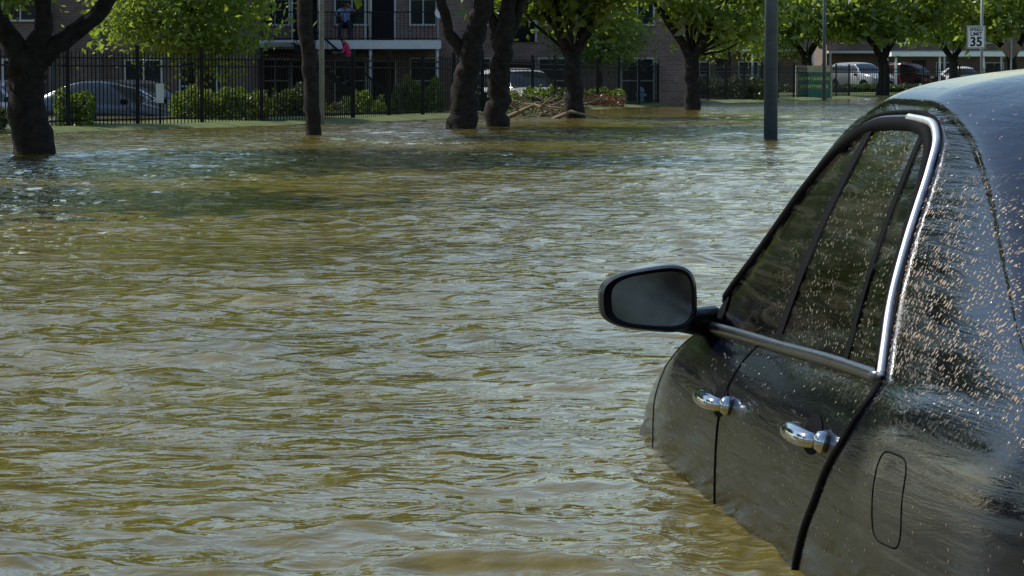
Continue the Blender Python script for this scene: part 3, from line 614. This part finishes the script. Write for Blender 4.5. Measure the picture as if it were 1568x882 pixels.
def mirror(s):
    mb=MB(); cy,cz=.998,.992; secs=[(.555,.94,0),(.565,1.0,0),(.60,1.0,0),(.64,.93,0),(.675,.78,0),(.70,.52,0),(.712,.2,0)]
    def outl(k,x,dy=0):
        o=[]
        for t in np.linspace(0,2*math.pi,41)[:-1]:
            c,s2=math.cos(t),math.sin(t); yy=.112*k*abs(c)**.60*math.copysign(1,c); zz=.072*k*abs(s2)**.60*math.copysign(1,s2)
            zz*=1-.20*(yy/.112)
            o.append((x,s*(cy+yy+dy),cz+zz))
        return o
    Vv=[];
    for x,k,_ in secs: Vv+=outl(k,x)
    n_=40; F_=[(i*n_+j,i*n_+(j+1)%n_,(i+1)*n_+(j+1)%n_,(i+1)*n_+j) for i in range(len(secs)-1) for j in range(n_)]; F_.append(tuple((len(secs)-1)*n_+j for j in range(n_)))
    b0=len(Vv); Vv+=outl(.85,.556,-.008); Vv+=outl(.82,.575,-.008); F_+=[(j,(j+1)%n_,b0+(j+1)%n_,b0+j) for j in range(n_)]+[(b0+j,b0+(j+1)%n_,b0+n_+(j+1)%n_,b0+n_+j) for j in range(n_)]
    mb.add(Vv,F_,0)
    mb.add(outl(.83,.570,-.008),[tuple(range(n_))],1)
    mb.tube([(.64,s*.93,.942),(.66,s*.89,.932),(.68,s*.83,.925)],[.030,.030,.040],12,0)
    mb.obj('door_mirror_l' if s>0 else 'door_mirror_r',[M_msh,M_mgl],car,True)
mirror(1); mirror(-1)
mb=MB()
def rbox(mb,cx,cy,cz,sx,sy,sz,m=0,tilt=0):
    Vv=[];n_=8
    for i in range(n_+1):
        t=-1+2*i/n_; k=(1-abs(t)**4)**.25*.999+.001
        for th in np.linspace(0,2*math.pi,21)[:-1]:
            c,s2=math.cos(th),math.sin(th); a=abs(c)**.5*math.copysign(1,c)*k; b_=abs(s2)**.5*math.copysign(1,s2)*k
            Vv.append((cx+a*sx-t*sz*tilt,cy+b_*sy,cz+t*sz))
    mb.add(Vv,[(i*20+j,i*20+(j+1)%20,(i+1)*20+(j+1)%20,(i+1)*20+j) for i in range(n_) for j in range(20)],m)
for cy in (.37,-.37):
    rbox(mb,-.12,cy,.78,.08,.24,.30,0,.25); rbox(mb,-.25,cy,1.16,.05,.13,.09); rbox(mb,.12,cy,.5,.28,.24,.08)
rbox(mb,-1.15,0,.75,.1,.62,.25,0,.3); rbox(mb,-1.28,.35,1.03,.05,.12,.06); rbox(mb,-1.28,-.35,1.03,.05,.12,.06); rbox(mb,.80,0,.80,.2,.7,.10)
th=np.linspace(0,2*math.pi,25); mb.tube([(.42+.06*math.sin(t),.37+.18*math.cos(t),.92+.17*math.sin(t)) for t in th],.014,8,0)
mb.obj('seats_and_wheel',[M_dark],car,True)
wheels(car,[1.45,-1.35],.88,.32)
# ------------------------------------------------------------------ people
def person(name,loc,rz,J,shirt,sleeve=True):
    R=dict(pel=.13,belly=.125,chest=.145,neck=.055,head=.085,top=.075,shL=.06,elL=.042,wrL=.028,haL=.035,shR=.06,elR=.042,wrR=.028,haR=.035,hipL=.095,knL=.06,anL=.042,toL=.035,hipR=.095,knR=.06,anR=.042,toR=.035)
    names=list(R); E=[('pel','belly'),('belly','chest'),('chest','neck'),('neck','head'),('head','top')]
    for s in 'LR': E+=[('chest','sh'+s),('sh'+s,'el'+s),('el'+s,'wr'+s),('wr'+s,'ha'+s),('pel','hip'+s),('hip'+s,'kn'+s),('kn'+s,'an'+s),('an'+s,'to'+s)]
    me=bpy.data.meshes.new(name); me.from_pydata([J[k] for k in names],[(names.index(a),names.index(b_)) for a,b_ in E],[])
    o=bpy.data.objects.new(name,me); COL.objects.link(o); md=o.modifiers.new('s','SKIN'); md.use_smooth_shade=True
    for i,k in enumerate(names): me.skin_vertices[0].data[i].radius=(R[k]*1.0,R[k]*(1.0 if k not in('chest','belly','pel') else 1.25))
    me.skin_vertices[0].data[0].use_root=True
    sb=o.modifiers.new('d','SUBSURF'); sb.levels=2; sb.render_levels=2
    bpy.context.view_layer.update()
    m_=bpy.data.meshes.new_from_object(o.evaluated_get(bpy.context.evaluated_depsgraph_get())); bpy.data.objects.remove(o)
    mats=[M_skin,shirt,M_denim,M_hair,M_black]; 
    for x in mats: m_.materials.append(x)
    J_={k:np.array(v) for k,v in J.items()}
    for p_ in m_.polygons:
        c=np.array(p_.center); best=None
        for a,b_ in E:
            A,B_=J_[a],J_[b_]; t=np.clip(np.dot(c-A,B_-A)/np.dot(B_-A,B_-A),0,1); dd=np.linalg.norm(c-A-(B_-A)*t)-.5*(R[a]*(1-t)+R[b_]*t)
            if best is None or dd<best[0]: best=(dd,a,b_,t)
        _,a,b_,t=best; k=0
        if b_ in('belly','chest') or (a=='chest' and b_[:2]=='sh') or (a[:2]=='sh' and t<.75): k=1
        if a[:2] in('hi','kn') or b_[:3]=='hip' or (a=='pel' and t<.4): k=2
        if b_[:2]=='to': k=4
        if b_=='top' : k=3
        if a=='neck' and t>.5 : k=0
        p_.material_index=k; p_.use_smooth=True
    e=empty(name,loc,rz); bo=bpy.data.objects.new('body',m_); link(bo,e)
    mb=MB()
    for s in 'LR':
        w_=J_['wr'+s];h_=J_['ha'+s]; d_=(h_-w_)/np.linalg.norm(h_-w_); sd=np.cross(d_,[0,1,.2]); sd/=np.linalg.norm(sd)
        for i,l in enumerate((.06,.075,.08,.07)):
            p0=h_+sd*(i-1.5)*.02; mb.tube([p0,p0+d_*l*.55,p0+d_*l*.9+np.array([0,-.02,0])],[.010,.009,.007],6)
        mb.tube([w_+sd*.03,w_+sd*.06+d_*.04,w_+sd*.065+d_*.075],[.012,.011,.008],6)
    mb.obj('fingers',[M_skin],e,True)
    mb=MB(); hd=(J_['head']+J_['top'])/2; f=J_['face']
    mb.tube([hd+f*.075,hd+f*.11+np.array([0,0,-.02])],[.008,.014],6,0)
    sd=np.cross(f,[0,0,1.]); 
    for q in(-1,1): mb.tube([hd+sd*q*.075+[0,0,-.02],hd+sd*q*.09+[0,0,.02]],[.02,.015],6,0); mb.tube([hd+sd*q*.03+f*.08,hd+sd*q*.03+f*.092],[.01,.008],6,1)
    mb.obj('face',[M_skin,M_hair],e,True)
# man in a blue shirt sitting behind the balcony railing, arms up by his head
J=dict(pel=(0,.15,.60),belly=(0,.10,.74),chest=(0,.0,.94),neck=(0,-.05,1.08),head=(0,-.08,1.15),top=(0,-.10,1.27),
 shL=(.18,-.02,1.0),elL=(.36,-.12,.92),wrL=(.20,-.22,1.08),haL=(.13,-.20,1.15),shR=(-.18,-.02,1.0),elR=(-.35,-.12,.86),wrR=(-.18,-.30,.80),haR=(-.10,-.34,.80),
 hipL=(.10,.12,.56),knL=(.15,-.26,.54),anL=(.15,-.22,.08),toL=(.15,-.35,.04),hipR=(-.10,.12,.56),knR=(-.15,-.26,.54),anR=(-.15,-.22,.08),toR=(-.15,-.35,.04),face=(0,-.95,-.2))
person('man_on_balcony',(-5.38,y0_-1.40,2.07),0,J,M_blue)
e=empty('chair',(-5.38,y0_-1.22,2.07)); mb=MB(); mb.box(-.24,.24,-.22,.24,.40,.44,0); mb.box(-.24,.24,.24,.28,.40,.92,0)
for a in (-.22,.22):
    for c_ in (-.19,.22): mb.tube([(a,c_,-.01),(a*.95,c_,.40)],.018,6,0)
mb.obj('frame',[M_iron],e)
J2=dict(pel=(.05,0,.92),belly=(0,0,1.07),chest=(-.08,-.02,1.30),neck=(-.15,-.03,1.46),head=(-.18,-.04,1.54),top=(-.21,-.05,1.66),
 shL=(-.05,-.2,1.38),elL=(-.18,-.26,1.12),wrL=(-.38,-.24,1.12),haL=(-.45,-.23,1.13),shR=(-.08,.17,1.38),elR=(-.05,.25,1.1),wrR=(-.22,.3,.95),haR=(-.27,.31,.9),
 hipL=(.05,-.09,.88),knL=(-.16,-.1,.60),anL=(-.10,-.1,.24),toL=(-.24,-.1,.20),hipR=(.05,.09,.88),knR=(.02,.1,.46),anR=(.10,.1,.07),toR=(-.03,.1,.04),face=(-.9,-.3,-.2))
person('woman_on_stairs',(-5.22,y0_-2.65,.57),0,J2,M_redS)
